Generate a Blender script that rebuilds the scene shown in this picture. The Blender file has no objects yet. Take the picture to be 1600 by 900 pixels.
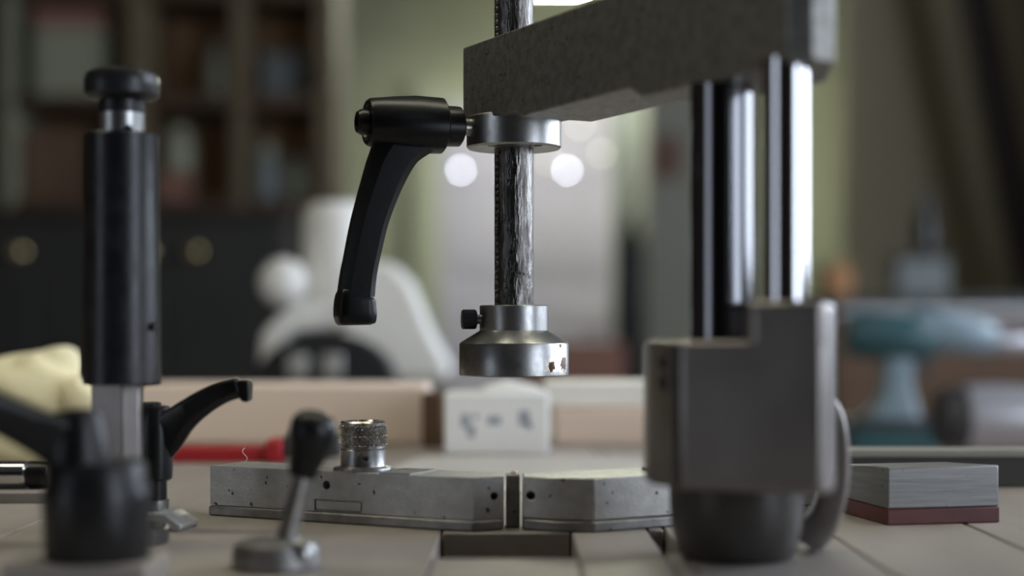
import bpy, bmesh, math, random
from mathutils import Vector, Matrix
random.seed(7)
SC = bpy.context.scene
COL = SC.collection

# ------------------------------------------------------------------ camera, world, light, exposure
BZ = 0.900            # bench top height (m)
CH = 77.0             # camera height over the bench (mm)
F = 2400.0            # focal length in pixels of the 1600x900 frame
HY = 510.0            # image row of the horizon
cam = bpy.data.cameras.new('camera'); camo = bpy.data.objects.new('camera', cam); COL.objects.link(camo)
camo.location = (0, 0, BZ + CH / 1000); camo.rotation_euler = (math.pi / 2, 0, 0)
cam.sensor_width = 36; cam.lens = 36 * F / 1600
cam.shift_y = (HY - 450) / 1600
cam.clip_start = 0.02; cam.clip_end = 60
cam.dof.use_dof = True; cam.dof.focus_distance = 0.628; cam.dof.aperture_fstop = 3.7
SC.camera = camo
w = bpy.data.worlds.new('sky'); SC.world = w; w.use_nodes = True
w.node_tree.nodes['Background'].inputs[0].default_value = (0.72, 0.84, 1.0, 1)
w.node_tree.nodes['Background'].inputs[1].default_value = 1.0
def area(name, loc, rot, sx, sy, power, col):
    l = bpy.data.lights.new(name, 'AREA'); l.shape = 'RECTANGLE'; l.size = sx; l.size_y = sy
    l.energy = power; l.color = col
    o = bpy.data.objects.new(name, l); COL.objects.link(o); o.location = loc; o.rotation_euler = rot
    return o
# daylight in the window of the right hand wall, and fill in the added window of the left hand wall
area('daylight_right', (1.885, 1.68, 1.72), (0, math.pi / 2, 0), 1.3, 2.36, 64, (0.79, 0.87, 1.0))
area('daylight_front_right', (1.885, -0.90, 1.27), (0, math.pi / 2, 0), 2.0, 1.14, 36, (0.79, 0.87, 1.0))
area('fill_left', (-3.085, -1.60, 1.22), (0, -math.pi / 2, 0), 1.9, 1.3, 7, (0.84, 0.90, 1.0))
SC.view_settings.view_transform = 'Standard'; SC.view_settings.look = 'None'
SC.view_settings.exposure = 0.0; SC.view_settings.gamma = 1.0
SC.view_settings.use_curve_mapping = False
SC.cycles.use_denoising = True

# ------------------------------------------------------------------ materials
def mat(name, c, rough=0.5, metal=0.0, c2=None, nscale=40.0, namt=1.0, bump=0.0, bscale=200.0, stretch=(1, 1, 1),
        emit=None, estr=0.0, spots=None, rvar=0.0, spec=None, lo=0.35, hi=0.65):
    m = bpy.data.materials.new(name); m.use_nodes = True
    nt = m.node_tree; b = nt.nodes['Principled BSDF']
    b.inputs['Base Color'].default_value = (*c, 1); b.inputs['Roughness'].default_value = rough
    b.inputs['Metallic'].default_value = metal
    if spec is not None: b.inputs['Specular IOR Level'].default_value = spec
    tc = nt.nodes.new('ShaderNodeTexCoord'); mp = nt.nodes.new('ShaderNodeMapping')
    mp.inputs['Scale'].default_value = stretch
    nt.links.new(tc.outputs['Object'], mp.inputs['Vector'])
    cur = None
    if c2 is not None:
        n = nt.nodes.new('ShaderNodeTexNoise'); n.inputs['Scale'].default_value = nscale; n.inputs['Detail'].default_value = 6
        nt.links.new(mp.outputs[0], n.inputs['Vector'])
        r = nt.nodes.new('ShaderNodeValToRGB')
        r.color_ramp.elements[0].position = lo; r.color_ramp.elements[1].position = hi
        r.color_ramp.elements[0].color = (*c, 1); r.color_ramp.elements[1].color = (*c2, 1)
        nt.links.new(n.outputs['Fac'], r.inputs['Fac']); cur = r.outputs['Color']
        if rvar:
            mr = nt.nodes.new('ShaderNodeMapRange'); mr.inputs['To Min'].default_value = rough - rvar; mr.inputs['To Max'].default_value = rough + rvar
            mr.inputs['From Min'].default_value = .3; mr.inputs['From Max'].default_value = .7
            nt.links.new(n.outputs['Fac'], mr.inputs['Value']); nt.links.new(mr.outputs[0], b.inputs['Roughness'])
    if spots is not None:      # (noise scale, threshold, colour): dirt specks and chips
        n2 = nt.nodes.new('ShaderNodeTexNoise'); n2.inputs['Scale'].default_value = spots[0]; n2.inputs['Detail'].default_value = 3
        nt.links.new(tc.outputs['Object'], n2.inputs['Vector'])
        r2 = nt.nodes.new('ShaderNodeValToRGB'); r2.color_ramp.elements[0].position = spots[1]; r2.color_ramp.elements[1].position = spots[1] + .04
        nt.links.new(n2.outputs['Fac'], r2.inputs['Fac'])
        mx = nt.nodes.new('ShaderNodeMix'); mx.data_type = 'RGBA'
        nt.links.new(r2.outputs['Color'], mx.inputs[0])
        if cur is not None: nt.links.new(cur, mx.inputs[6])
        else: mx.inputs[6].default_value = (*c, 1)
        mx.inputs[7].default_value = (*spots[2], 1); cur = mx.outputs[2]
    if cur is not None: nt.links.new(cur, b.inputs['Base Color'])
    if bump:
        n3 = nt.nodes.new('ShaderNodeTexNoise'); n3.inputs['Scale'].default_value = bscale; n3.inputs['Detail'].default_value = 5
        nt.links.new(mp.outputs[0], n3.inputs['Vector'])
        bp = nt.nodes.new('ShaderNodeBump'); bp.inputs['Strength'].default_value = bump; bp.inputs['Distance'].default_value = 0.001
        nt.links.new(n3.outputs['Fac'], bp.inputs['Height']); nt.links.new(bp.outputs[0], b.inputs['Normal'])
    if emit is not None:
        b.inputs['Emission Color'].default_value = (*emit, 1); b.inputs['Emission Strength'].default_value = estr
    return m

MT = {}
MT['cast_arm'] = mat('cast_arm', (.30, .295, .275), .48, .85, (.21, .206, .19), 260, bump=.25, bscale=900, spots=(700, .64, (.03, .03, .03)))
MT['alu'] = mat('satin_aluminium', (.44, .44, .435), .34, 1.0, (.37, .37, .365), 320, bump=.06, bscale=1500, rvar=.04)
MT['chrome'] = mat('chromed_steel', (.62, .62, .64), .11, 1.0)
MT['chrome_shaded'] = mat('shaded_chromed_steel', (.17, .17, .18), .14, 1.0)  # chrome darkened for the main column: blocked highlights put into its colour
MT['rod'] = mat('worn_steel', (.20, .19, .18), .28, 1.0, (.07, .062, .055), 420, bump=.5, bscale=900, stretch=(1, 1, .22), rvar=.10, spots=(420, .66, (.03, .028, .025)))
MT['steel'] = mat('plain_steel', (.50, .50, .50), .30, 1.0, (.36, .36, .36), 300, bump=.08, bscale=1200)
MT['plate'] = mat('plate_steel', (.50, .495, .48), .42, .55, (.41, .405, .39), 180, bump=.12, bscale=800, spots=(330, .67, (.05, .04, .035)))
MT['strip'] = mat('plate_edge_steel', (.33, .32, .31), .45, .7, (.24, .23, .22), 160, bump=.12, bscale=700, spots=(260, .66, (.06, .04, .03)))
MT['black'] = mat('black_plastic', (.006, .006, .0065), .33, 0.0, (.010, .010, .011), 200, spec=.35, bump=.05, bscale=600)
MT['blackmetal'] = mat('black_oxide_steel', (.011, .011, .012), .36, 0.2, (.018, .018, .020), 120, bump=.08, bscale=500, rvar=.06)
MT['knurl'] = mat('knurled_steel', (.55, .53, .50), .25, 1.0, (.38, .36, .33), 300, spots=(300, .68, (.10, .06, .03)))
MT['cast_grey'] = mat('grey_enamel', (.26, .24, .23), .38, 0.85, (.22, .20, .19), 60, bump=.05, bscale=400)
MT['foot'] = mat('dark_grey_enamel', (.05, .044, .039), .35, 0.0, (.04, .035, .03), 60, bump=.05, bscale=400)
MT['hole'] = mat('bore_black', (.012, .012, .012), .7)  # even matt near-black of the grub screw
MT['rust'] = mat('rusty_steel', (.20, .11, .06), .8, 0.0, (.10, .05, .03), 400)
MT['bench'] = mat('bench_plywood', (.36, .32, .29), .50, 0.0, (.27, .24, .215), 26, bump=.10, bscale=160, stretch=(1, .25, 1), spots=(90, .72, (.22, .19, .17)))
MT['bench_edge'] = mat('bench_frame_wood', (.30, .24, .19), .7, 0.0, (.22, .17, .13), 20, stretch=(.2, 1, 1))
MT['beam'] = mat('beech_wood', (.80, .66, .57), .6, 0.0, (.74, .60, .51), 14, stretch=(.1, 1, 1), bump=.05)
MT['block'] = mat('block_aluminium', (.27, .27, .265), .45, .6, (.21, .21, .205), 400, stretch=(.06, .06, 1), bump=.12, bscale=600, spots=(300, .70, (.06, .05, .05)))
MT['redrubber'] = mat('red_brown_rubber', (.16, .035, .03), .45, 0.0, (.10, .025, .022), 90)
MT['railtop'] = mat('rail_painted_top', (.30, .30, .27), .45)
MT['rail'] = mat('rail_dark_steel', (.055, .052, .050), .5)
MT['yellow'] = mat('yellow_cloth', (.88, .81, .55), .85, 0.0, (.78, .70, .45), 22, bump=.3, bscale=120)
MT['red'] = mat('red_paint', (.42, .018, .025), .45)
MT['white'] = mat('white_card', (.90, .90, .91), .6, 0.0, (.86, .86, .87), 20)
MT['paper'] = mat('pale_sheet_grey', (.50, .48, .46), .7, 0.0, (.46, .44, .42), 20)
MT['ink'] = mat('grey_blue_ink', (.36, .39, .46), .6)
MT['offwhite'] = mat('off_white_enamel', (.90, .89, .86), .38, 0.0, (.85, .84, .81), 12)
MT['guard'] = mat('black_guard', (.012, .013, .016), .45)
MT['teal'] = mat('teal_plastic', (.042, .115, .13), .38, 0.0, (.034, .09, .105), 14)
MT['paleblue'] = mat('pale_blue_plastic', (.22, .30, .35), .35)
MT['darkgrey'] = mat('dark_grey_plastic', (.05, .05, .055), .5)
MT['silver'] = mat('silver_grey', (.50, .50, .54), .3, .5)
MT['orange'] = mat('orange_box_card', (.40, .19, .07), .7, 0.0, (.32, .15, .06), 12)
MT['wall_green'] = mat('olive_wall_paint', (.40, .41, .31), .85, 0.0, (.36, .37, .28), 3, bump=.05, bscale=40)
MT['wall_plain'] = mat('pale_wall_paint', (.26, .255, .21), .85, 0.0, (.23, .225, .19), 3, bump=.05, bscale=40)
MT['floor'] = mat('concrete_floor', (.12, .115, .11), .6, 0.0, (.09, .088, .085), 5, bump=.1, bscale=30)
MT['ceil'] = mat('ceiling_boards', (.15, .135, .11), .9, 0.0, (.12, .11, .09), 4)
MT['door'] = mat('door_paint', (.62, .59, .74), .5, 0.0, (.59, .56, .70), 4)
MT['frame'] = mat('pale_frame_paint', (.44, .46, .36), .6)
MT['shelf'] = mat('brown_shelf_wood', (.075, .038, .018), .6, 0.0, (.05, .026, .013), 8, stretch=(1, 1, .2))
MT['divider'] = mat('olive_shelf_post', (.135, .10, .052), .6, 0.0, (.11, .08, .044), 8)
MT['shelfback'] = mat('shelf_back_board', (.55, .34, .18), .8, 0.0, (.46, .28, .15), 5)
MT['cab'] = mat('dark_green_cabinet', (.028, .027, .021), .6, 0.0, (.022, .021, .017), 6)
MT['brass'] = mat('brass', (.55, .42, .22), .3, 1.0)
MT['pale_green'] = mat('pale_green_glaze', (.225, .225, .155), .5)
MT['cardbrown'] = mat('brown_card', (.13, .075, .042), .8, 0.0, (.10, .056, .03), 8)
MT['pinkish'] = mat('pinkish_card', (.21, .10, .07), .8)
MT['bluegrey'] = mat('blue_grey_tin', (.13, .145, .14), .5)
MT['greycab'] = mat('grey_green_enamel', (.56, .58, .50), .5, 0.0, (.52, .54, .47), 3)
MT['poster'] = mat('dull_red_print', (.34, .20, .18), .8)
MT['plyboard'] = mat('brown_plywood', (.56, .50, .33), .7, 0.0, (.52, .46, .30), 5, stretch=(1, 1, .2))
MT['beamdark'] = mat('dark_stained_timber', (.035, .020, .014), .7, 0.0, (.025, .015, .011), 8)
MT['bottle'] = mat('dark_bottle_glass', (.010, .011, .008), .2)
MT['lampwhite'] = mat('lamp_lens', (.9, .9, .95), .4, emit=(.80, .83, 1.0), estr=30)
MT['glint_dim'] = mat('dim_glint_glow', (.8, .8, .75), .4, emit=(.95, .92, .80), estr=6)
MT['tube'] = mat('added_light_diffuser', (.9, .9, .85), .5, emit=(1.0, .95, .74), estr=8.0)
MT['tube_back'] = mat('added_back_diffuser', (.9, .9, .85), .5, emit=(.97, 1.0, .80), estr=85.0)
MT['housing'] = mat('lamp_housing_white', (.75, .75, .72), .5)
MT['wframe'] = mat('window_frame_paint', (.7, .7, .68), .5)
def glass_mat():
    m = bpy.data.materials.new('window_glass'); m.use_nodes = True; nt = m.node_tree
    nt.nodes.remove(nt.nodes['Principled BSDF']); out = nt.nodes['Material Output']
    a = nt.nodes.new('ShaderNodeBsdfTransparent'); g = nt.nodes.new('ShaderNodeBsdfGlossy'); g.inputs['Roughness'].default_value = .02
    mx = nt.nodes.new('ShaderNodeMixShader'); mx.inputs[0].default_value = .06
    nt.links.new(a.outputs[0], mx.inputs[1]); nt.links.new(g.outputs[0], mx.inputs[2]); nt.links.new(mx.outputs[0], out.inputs[0])
    return m
MT['glass'] = glass_mat()

# ------------------------------------------------------------------ geometry helpers (millimetres, z measured from the bench top)
def W(p): return Vector((p[0] / 1000, p[1] / 1000, BZ + p[2] / 1000))
def PX(px, d): return (px - 800) * d / F                    # where a sight line lies at distance d
def PZ(py, d): return CH + (HY - py) * d / F
def P(px, py, d): return (PX(px, d), d, PZ(py, d))

class MB:
    def __init__(s): s.v = []; s.f = []
    def add(s, vs, fs):
        o = len(s.v); s.v += [tuple(v) for v in vs]; s.f += [tuple(i + o for i in f) for f in fs]; return s
    def box(s, x0, x1, y0, y1, z0, z1):
        return s.prism([(x0, y0), (x1, y0), (x1, y1), (x0, y1)], z0, z1)
    def rbox(s, c, sx, sy, z0, z1, ang):
        ca, sa = math.cos(ang), math.sin(ang)
        return s.prism([(c[0] + x * ca - y * sa, c[1] + x * sa + y * ca) for x, y in ((-sx/2, -sy/2), (sx/2, -sy/2), (sx/2, sy/2), (-sx/2, sy/2))], z0, z1)
    def prism(s, poly, z0, z1):
        a = sum(poly[i][0] * poly[(i + 1) % len(poly)][1] - poly[(i + 1) % len(poly)][0] * poly[i][1] for i in range(len(poly)))
        if a < 0: poly = poly[::-1]
        n = len(poly)
        vs = [(x, y, z0) for x, y in poly] + [(x, y, z1) for x, y in poly]
        fs = [tuple(range(n - 1, -1, -1)), tuple(range(n, 2 * n))] + [(i, (i + 1) % n, n + (i + 1) % n, n + i) for i in range(n)]
        return s.add(vs, fs)
    def extrude(s, pts, vec):              # a closed 3-D outline pushed along vec
        n = len(pts); v = Vector(vec)
        vs = [Vector(p) for p in pts] + [Vector(p) + v for p in pts]
        fs = [tuple(range(n - 1, -1, -1)), tuple(range(n, 2 * n))] + [(i, (i + 1) % n, n + (i + 1) % n, n + i) for i in range(n)]
        return s.add(vs, fs)
    def lathe(s, c, prof, axis=(0, 0, 1), seg=48):
        ax = Vector(axis).normalized()
        e = Vector((1, 0, 0)) if abs(ax.x) < .8 else Vector((0, 1, 0))
        u = ax.cross(e).normalized(); v = ax.cross(u)
        c = Vector(c); vs = []; fs = []; rings = []
        for r, h in prof:
            if r < 1e-6: rings.append([len(vs)]); vs.append(c + ax * h)
            else:
                st = len(vs); rings.append(list(range(st, st + seg)))
                for k in range(seg):
                    t = 2 * math.pi * k / seg; vs.append(c + ax * h + u * (r * math.cos(t)) + v * (r * math.sin(t)))
        for a, b in zip(rings, rings[1:]):
            for k in range(seg):
                k2 = (k + 1) % seg
                if len(a) == 1 and len(b) == 1: continue
                if len(a) == 1: fs.append((a[0], b[k2], b[k]))
                elif len(b) == 1: fs.append((a[k], a[k2], b[0]))
                else: fs.append((a[k], a[k2], b[k2], b[k]))
        if len(rings[0]) > 1: fs.append(tuple(rings[0][::-1]))
        if len(rings[-1]) > 1: fs.append(tuple(rings[-1]))
        return s.add(vs, fs)
    def cyl(s, p0, p1, r0, r1=None, seg=40, ch=0.0):
        r1 = r0 if r1 is None else r1
        d = Vector(p1) - Vector(p0); L = d.length
        prof = [(r0 - ch, 0), (r0, ch), (r1, L - ch), (r1 - ch, L)] if ch else [(r0, 0), (r1, L)]
        return s.lathe(p0, prof, d, seg)
    def sweep(s, path, section, bi):        # path: (point, width, thickness); section: unit (a,b) loop; bi: thickness direction
        bi = Vector(bi).normalized(); n = len(section); vs = []; fs = []
        pts = [Vector(p[0]) for p in path]
        for i, (p, wd, th) in enumerate(path):
            t = (pts[min(i + 1, len(pts) - 1)] - pts[max(i - 1, 0)]).normalized()
            nn = bi.cross(t).normalized()
            for a, b in section: vs.append(pts[i] + nn * (a * wd / 2) + bi * (b * th / 2))
        for i in range(len(path) - 1):
            for k in range(n):
                k2 = (k + 1) % n; fs.append((i * n + k, i * n + k2, (i + 1) * n + k2, (i + 1) * n + k))
        fs.append(tuple(range(n - 1, -1, -1))); fs.append(tuple((len(path) - 1) * n + k for k in range(n)))
        return s.add(vs, fs)
    def blob(s, c, r, amp=.15, seg=28, rings=18, seed=1, flat=None):
        rnd = random.Random(seed); ph = [(rnd.uniform(0, 6), rnd.uniform(1, 3.5), rnd.uniform(1, 3.5)) for _ in range(5)]
        vs = [(c[0], c[1], c[2] - r[2])]; fs = []
        for i in range(1, rings):
            t = math.pi * i / rings - math.pi / 2
            for k in range(seg):
                a = 2 * math.pi * k / seg
                q = 1 + math.cos(t) * sum(amp / 5 * 2 * math.sin(p + m * a * round(1) + n_ * t * 2) for p, m, n_ in [(p, round(m), n_) for p, m, n_ in ph])
                z = c[2] + r[2] * math.sin(t) * q
                if flat is not None: z = max(z, flat)
                vs.append((c[0] + r[0] * math.cos(t) * math.cos(a) * q, c[1] + r[1] * math.cos(t) * math.sin(a) * q, z))
        if flat is not None: vs[0] = (c[0], c[1], max(vs[0][2], flat))
        vs.append((c[0], c[1], c[2] + r[2])); L = len(vs) - 1
        for k in range(seg):
            fs.append((0, 1 + (k + 1) % seg, 1 + k)); b = 1 + (rings - 2) * seg
            fs.append((b + k, b + (k + 1) % seg, L))
        for i in range(rings - 2):
            for k in range(seg):
                a = 1 + i * seg; fs.append((a + k, a + (k + 1) % seg, a + seg + (k + 1) % seg, a + seg + k))
        return s.add(vs, fs)
    def build(s, name, m, parent=None, bevel=0.0, bseg=2, smooth=38, base=None, cut=None):
        """links the collected shapes as ONE mesh object; base = origin for a top-level mesh (mm)"""
        me = bpy.data.meshes.new(name)
        if parent is not None:
            r = parent
            while r.parent: r = r.parent
            off = r.location
        else: off = W(base) if base is not None else Vector((0, 0, 0))
        me.from_pydata([tuple(W(v) - off) for v in s.v], [], s.f)
        bm = bmesh.new(); bm.from_mesh(me); bmesh.ops.recalc_face_normals(bm, faces=bm.faces); bm.to_mesh(me); bm.free()
        o = bpy.data.objects.new(name, me); COL.objects.link(o)
        if parent is not None: o.parent = parent
        else: o.location = off
        me.materials.append(MT[m])
        if cut is not None:
            cm = bpy.data.meshes.new('cutter'); cm.from_pydata([tuple(W(v) - off) for v in cut.v], [], cut.f)
            bm = bmesh.new(); bm.from_mesh(cm); bmesh.ops.recalc_face_normals(bm, faces=bm.faces); bm.to_mesh(cm); bm.free()
            co = bpy.data.objects.new('cutter', cm); COL.objects.link(co)
            if parent is not None: co.parent = parent
            else: co.location = off
            md = o.modifiers.new('bore', 'BOOLEAN'); md.object = co; md.operation = 'DIFFERENCE'; md.solver = 'EXACT'; md.use_self = True
            bpy.context.view_layer.update()
            dg = bpy.context.evaluated_depsgraph_get()
            nm = bpy.data.meshes.new_from_object(o.evaluated_get(dg))
            o.modifiers.clear(); o.data = nm; bpy.data.objects.remove(co); me = nm
        if bevel:
            b = o.modifiers.new('bevel', 'BEVEL'); b.width = bevel / 1000; b.segments = bseg; b.limit_method = 'ANGLE'; b.angle_limit = math.radians(35)
            b.harden_normals = False
        for p in me.polygons: p.use_smooth = True
        me.set_sharp_from_angle(angle=math.radians(smooth))
        return o

def tag(o, label=None, cat=None, group=None, kind=None):
    if label: o['label'] = label
    if cat: o['category'] = cat
    if group: o['group'] = group
    if kind: o['kind'] = kind
    return o
def thing(name, at, label, cat, group=None):
    o = bpy.data.objects.new(name, None); COL.objects.link(o); o.location = W(at); o.empty_display_size = .02
    return tag(o, label, cat, group)
def rsec(q=.35, n=4):                       # rounded rectangle section
    out = []
    for cx, cy, a0 in ((1, 1, 0), (-1, 1, 90), (-1, -1, 180), (1, -1, 270)):
        for k in range(n + 1):
            a = math.radians(a0 + 90 * k / n); out.append((cx * (1 - q) + q * math.cos(a), cy * (1 - q) + q * math.sin(a)))
    return out
def spline(pts, n=8):                       # Catmull-Rom through tuples
    out = []
    for i in range(len(pts) - 1):
        p0, p1, p2, p3 = pts[max(i - 1, 0)], pts[i], pts[i + 1], pts[min(i + 2, len(pts) - 1)]
        for k in range(n):
            t = k / n
            out.append(tuple(.5 * (2 * b + (c - a) * t + (2 * a - 5 * b + 4 * c - d) * t * t + (3 * b - a - 3 * c + d) * t ** 3) for a, b, c, d in zip(p0, p1, p2, p3)))
    out.append(tuple(pts[-1])); return out

# ------------------------------------------------------------------ the room
FL = -900.0; CE = 1950.0; XL, XR, YB, YF = -3000., 1800., 7000., -4200.
def struct(o, label=None):
    o['kind'] = 'structure'
    if label: o['label'] = label
    return o
struct(MB().box(XL - 150, XR + 150, YF - 150, YB + 150, FL - 100, FL).build('floor', 'floor'), 'grey concrete workshop floor')
struct(MB().box(XL - 150, XR + 150, YF - 150, YB + 150, CE, CE + 100).build('ceiling', 'ceil'), 'dim boarded workshop ceiling')
struct(MB().box(XL - 150, XR + 150, YB, YB + 150, FL, CE).build('wall_back', 'wall_green'), 'olive green painted wall at the back of the workshop')
struct(MB().box(XL - 150, XR + 150, YF - 150, YF, FL, CE).build('wall_front', 'beamdark'), 'dark boarded wall behind the viewer')
def side_wall(name, x0, x1, spans, label, mt):
    m = MB(); y = YF
    for ya, yb, za, zb in spans:
        m.box(x0, x1, y, ya, FL, CE).box(x0, x1, ya, yb, FL, za).box(x0, x1, ya, yb, zb, CE); y = yb
    m.box(x0, x1, y, YB, FL, CE)
    return struct(m.build(name, mt), label)
side_wall('wall_right', XR, XR + 120, ((-1500, -300, -680, 1420), (480, 2880, 120, 1520)), 'plain side wall with two windows', 'wall_plain')
side_wall('wall_left', XL - 120, XL, ((-2300, -900, -680, 1320),), 'dark boarded side wall with an added tall window', 'shelf')
def window(name, x, ya, yb, za, zb, n, label):
    m = MB()
    m.box(x - 25, x + 25, ya, ya + 50, za, zb).box(x - 25, x + 25, yb - 50, yb, za, zb).box(x - 25, x + 25, ya + 50, yb - 50, za, za + 50).box(x - 25, x + 25, ya + 50, yb - 50, zb - 50, zb)
    o = struct(m.build(name, 'wframe'), label)
    st = (yb - ya - 100) / n
    for k in range(n):
        y0 = ya + 50 + st * k
        MB().box(x - 3, x + 3, y0, y0 + st, za + 50, zb - 50).build('pane', 'glass', o)
        if k: MB().box(x - 15, x + 15, y0 - 12, y0 + 12, za + 50, zb - 50).build('glazing_bar', 'wframe', o)
window('window_1', XR + 50, 480, 2880, 120, 1520, 3, 'wide white framed window in the side wall')
window('window_3', XR + 50, -1500, -300, -680, 1420, 2, 'tall white framed window in the side wall, nearest the viewer')
window('added_window', XL - 50, -2300, -900, -680, 1320, 2, 'added tall white framed window in the side wall')  # unseen, added to brighten the jig's left front face

# door in the back wall, with a pale frame and four sectional panels
D0, D1 = PX(688, 6960), PX(955, 6960)
dr = struct(MB().box(D0, D1, 6950, 6990, FL, PZ(165, 6960)).build('door_1', 'door'), 'pale lavender grey panelled door in the back wall')
for (y0, y1) in ((185, 290), (310, 420), (470, 560), (585, 690)):
    MB().box(D0 + 70, D1 - 70, 6938, 6950, PZ(y1, 6960), PZ(y0, 6960)).build('panel', 'door', dr, bevel=5)
hd = MB(); hd.cyl((D1 - 45, 6948, 120), (D1 - 45, 6900, 120), 11).cyl((D1 - 45, 6902, 120), (D1 - 150, 6902, 120), 9)
hd.build('door_handle', 'steel', dr)
m = MB(); zt = PZ(165, 6960)
m.box(D0 - 130, D0, 6940, 6995, FL, zt + 110).box(D1, D1 + 60, 6940, 6995, FL, zt + 110).box(D0, D1, 6940, 6995, zt, zt + 110)
struct(m.build('trim_1', 'frame', bevel=5), 'pale green door frame')

# ------------------------------------------------------------------ workbench
bench = thing('workbench', (0, 700, 0), 'pale plywood workbench the whole clamping jig stands on', 'workbench')
T = -28.0
def plank(*a): return MB().box(*a, T, 0).build('plank', 'bench', bench, bevel=.6, bseg=1)
plank(-900, -187.5, 300, 1900); plank(-186, -26.6, 300, 1900)
plank(-26, 21.6, 300, 510); plank(-26, 21.6, 573, 1900)
plank(22.2, 51, 300, 1900)
plank(51.6, 57.4, 300, 520); plank(51.6, 57.4, 582, 1900)
plank(58, 118, 300, 1900); plank(118.8, 176.2, 300, 765); plank(177.6, 900, 300, 765)
MB().box(-890, 890, 315, 340, -120, T).build('apron', 'bench_edge', bench, bevel=2)
MB().box(-890, 110, 1860, 1885, -120, T).build('apron', 'bench_edge', bench, bevel=2)
MB().box(-890, -865, 340, 1860, -120, T).build('apron', 'bench_edge', bench, bevel=2)
MB().box(-30, 62, 505, 590, -60, T).build('well_floor', 'bench_edge', bench)
for x, y in ((-885, 318), (805, 318), (-885, 1805), (30, 1805), (805, 680)):
    MB().box(x, x + 80, y, y + 80, FL, T).build('leg', 'bench_edge', bench, bevel=3)

# ------------------------------------------------------------------ the clamping press
press = thing('clamping_press', (75, 505, 0), 'grey clamping press with overhead arm, chrome columns and round pressure pad', 'press')
U = Vector((.47, -.8826, 0)); N = Vector((.8826, .47, 0))
C0 = Vector((PX(723, 646.4), 646.4, 0))
def A(t, n, z): v = C0 + U * t + N * n; return (v.x, v.y, z)
zt_, zm, zr, zl = CH + 117.2, CH + 82.4, CH + 85.2, CH + 78.3
AWID = 34.0; L1 = 217.5
# the arm: plan outline with chamfered right end, underside stepped three times
def arm_plan(t0, t1, end):
    if not end: return [A(t0, 0, 0), A(t1, 0, 0), A(t1, AWID, 0), A(t0, AWID, 0)]
    e0 = Vector(A(L1, 0, 0)); ch = (U + N).normalized()
    e1 = e0 + ch * 7.3; e2 = e1 + N * 8.4
    back = Vector((.13, .99, 0)).normalized()
    k = (AWID - (e2 - C0).dot(N)) / back.dot(N); e3 = e2 + back * k
    return [A(t0, 0, 0), tuple(e0), tuple(e1), tuple(e2), tuple(e3), A(t0, AWID, 0)]
def arm_mesh():
    # one closed solid: the side profile is cut in three stretches that share their walls
    m = MB()
    prof = [(0, zr), (47.5, zr), (48.8, zm), (131, zm), (138, zl)]
    endp = [Vector(p) for p in arm_plan(138, L1, True)]
    n = len(prof)
    front = [A(t, 0, z) for t, z in prof]; rear = [A(t, AWID, z) for t, z in prof]
    ftop = [A(t, 0, zt_) for t, z in prof]; rtop = [A(t, AWID, zt_) for t, z in prof]
    vs = front + rear + ftop + rtop; fs = []
    for i in range(n - 1):
        fs += [(i, i + 1, 2 * n + i + 1, 2 * n + i), (n + i + 1, n + i, 3 * n + i, 3 * n + i + 1), (i, n + i, n + i + 1, i + 1), (2 * n + i, 2 * n + i + 1, 3 * n + i + 1, 3 * n + i)]
    fs.append((0, 2 * n, 3 * n, n))
    mid = endp[1:5]; o = len(vs); k = len(mid)
    vs += [(p.x, p.y, zl) for p in mid] + [(p.x, p.y, zt_) for p in mid]
    bot = [n - 1] + [o + i for i in range(k)] + [2 * n - 1]
    top = [3 * n - 1] + [o + k + i for i in range(k)] + [4 * n - 1]
    fs.append(tuple(bot)); fs.append(tuple(top[::-1]))
    for i in range(len(bot) - 1): fs.append((bot[i], bot[i + 1], top[i + 1], top[i]))
    return m.add(vs, fs)
arm = arm_mesh().build('arm', 'cast_arm', press, bevel=.7, bseg=2)
arm['label'] = 'dark grey cast overhead arm'
# collar under the arm, spindle, pressure pad
RX, RY = 0.8, 640.0
cut = MB().cyl((RX + 9, RY - 13, CH + 73), (RX + 9, RY - 13, CH + 77), 2.6).cyl((RX - 9, RY - 12, CH + 73), (RX - 9, RY - 12, CH + 77), 1.6)
col = MB().lathe((RX, RY, CH + 73.8), [(18.9, 0), (19.7, .8), (19.7, 12.6), (19.0, 13.3)], seg=72).build('collar', 'alu', press, cut=cut)
col['label'] = 'satin aluminium clamping collar'
sp = MB().cyl((RX, RY, PZ(480, RY)), (RX, RY, CH + 190), 8.1, seg=64)
spd = sp.build('spindle', 'rod', press); spd['label'] = 'worn steel spindle'
tm = MB()
for k in range(66):                                # rack teeth rolled into the left flank
    z = CH + 10 + k * 2.7
    tm.blob((RX - 6.6, RY - 3.4, z), (1.3, 1.7, 1.32), 0, 8, 6)
tm.build('rack_teeth', 'rod', spd)['kind'] = 'stuff'
zb = PZ(587, RY)
pad = MB().lathe((RX, RY, zb), [(0, 0), (22.2, 0), (22.8, .5), (22.8, 13.2), (22.3, 13.9), (14.9, 18.4), (14.3, 18.9), (14.3, 28.9), (13.9, 29.3), (8.2, 29.3), (8.2, 27)], seg=96)
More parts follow.
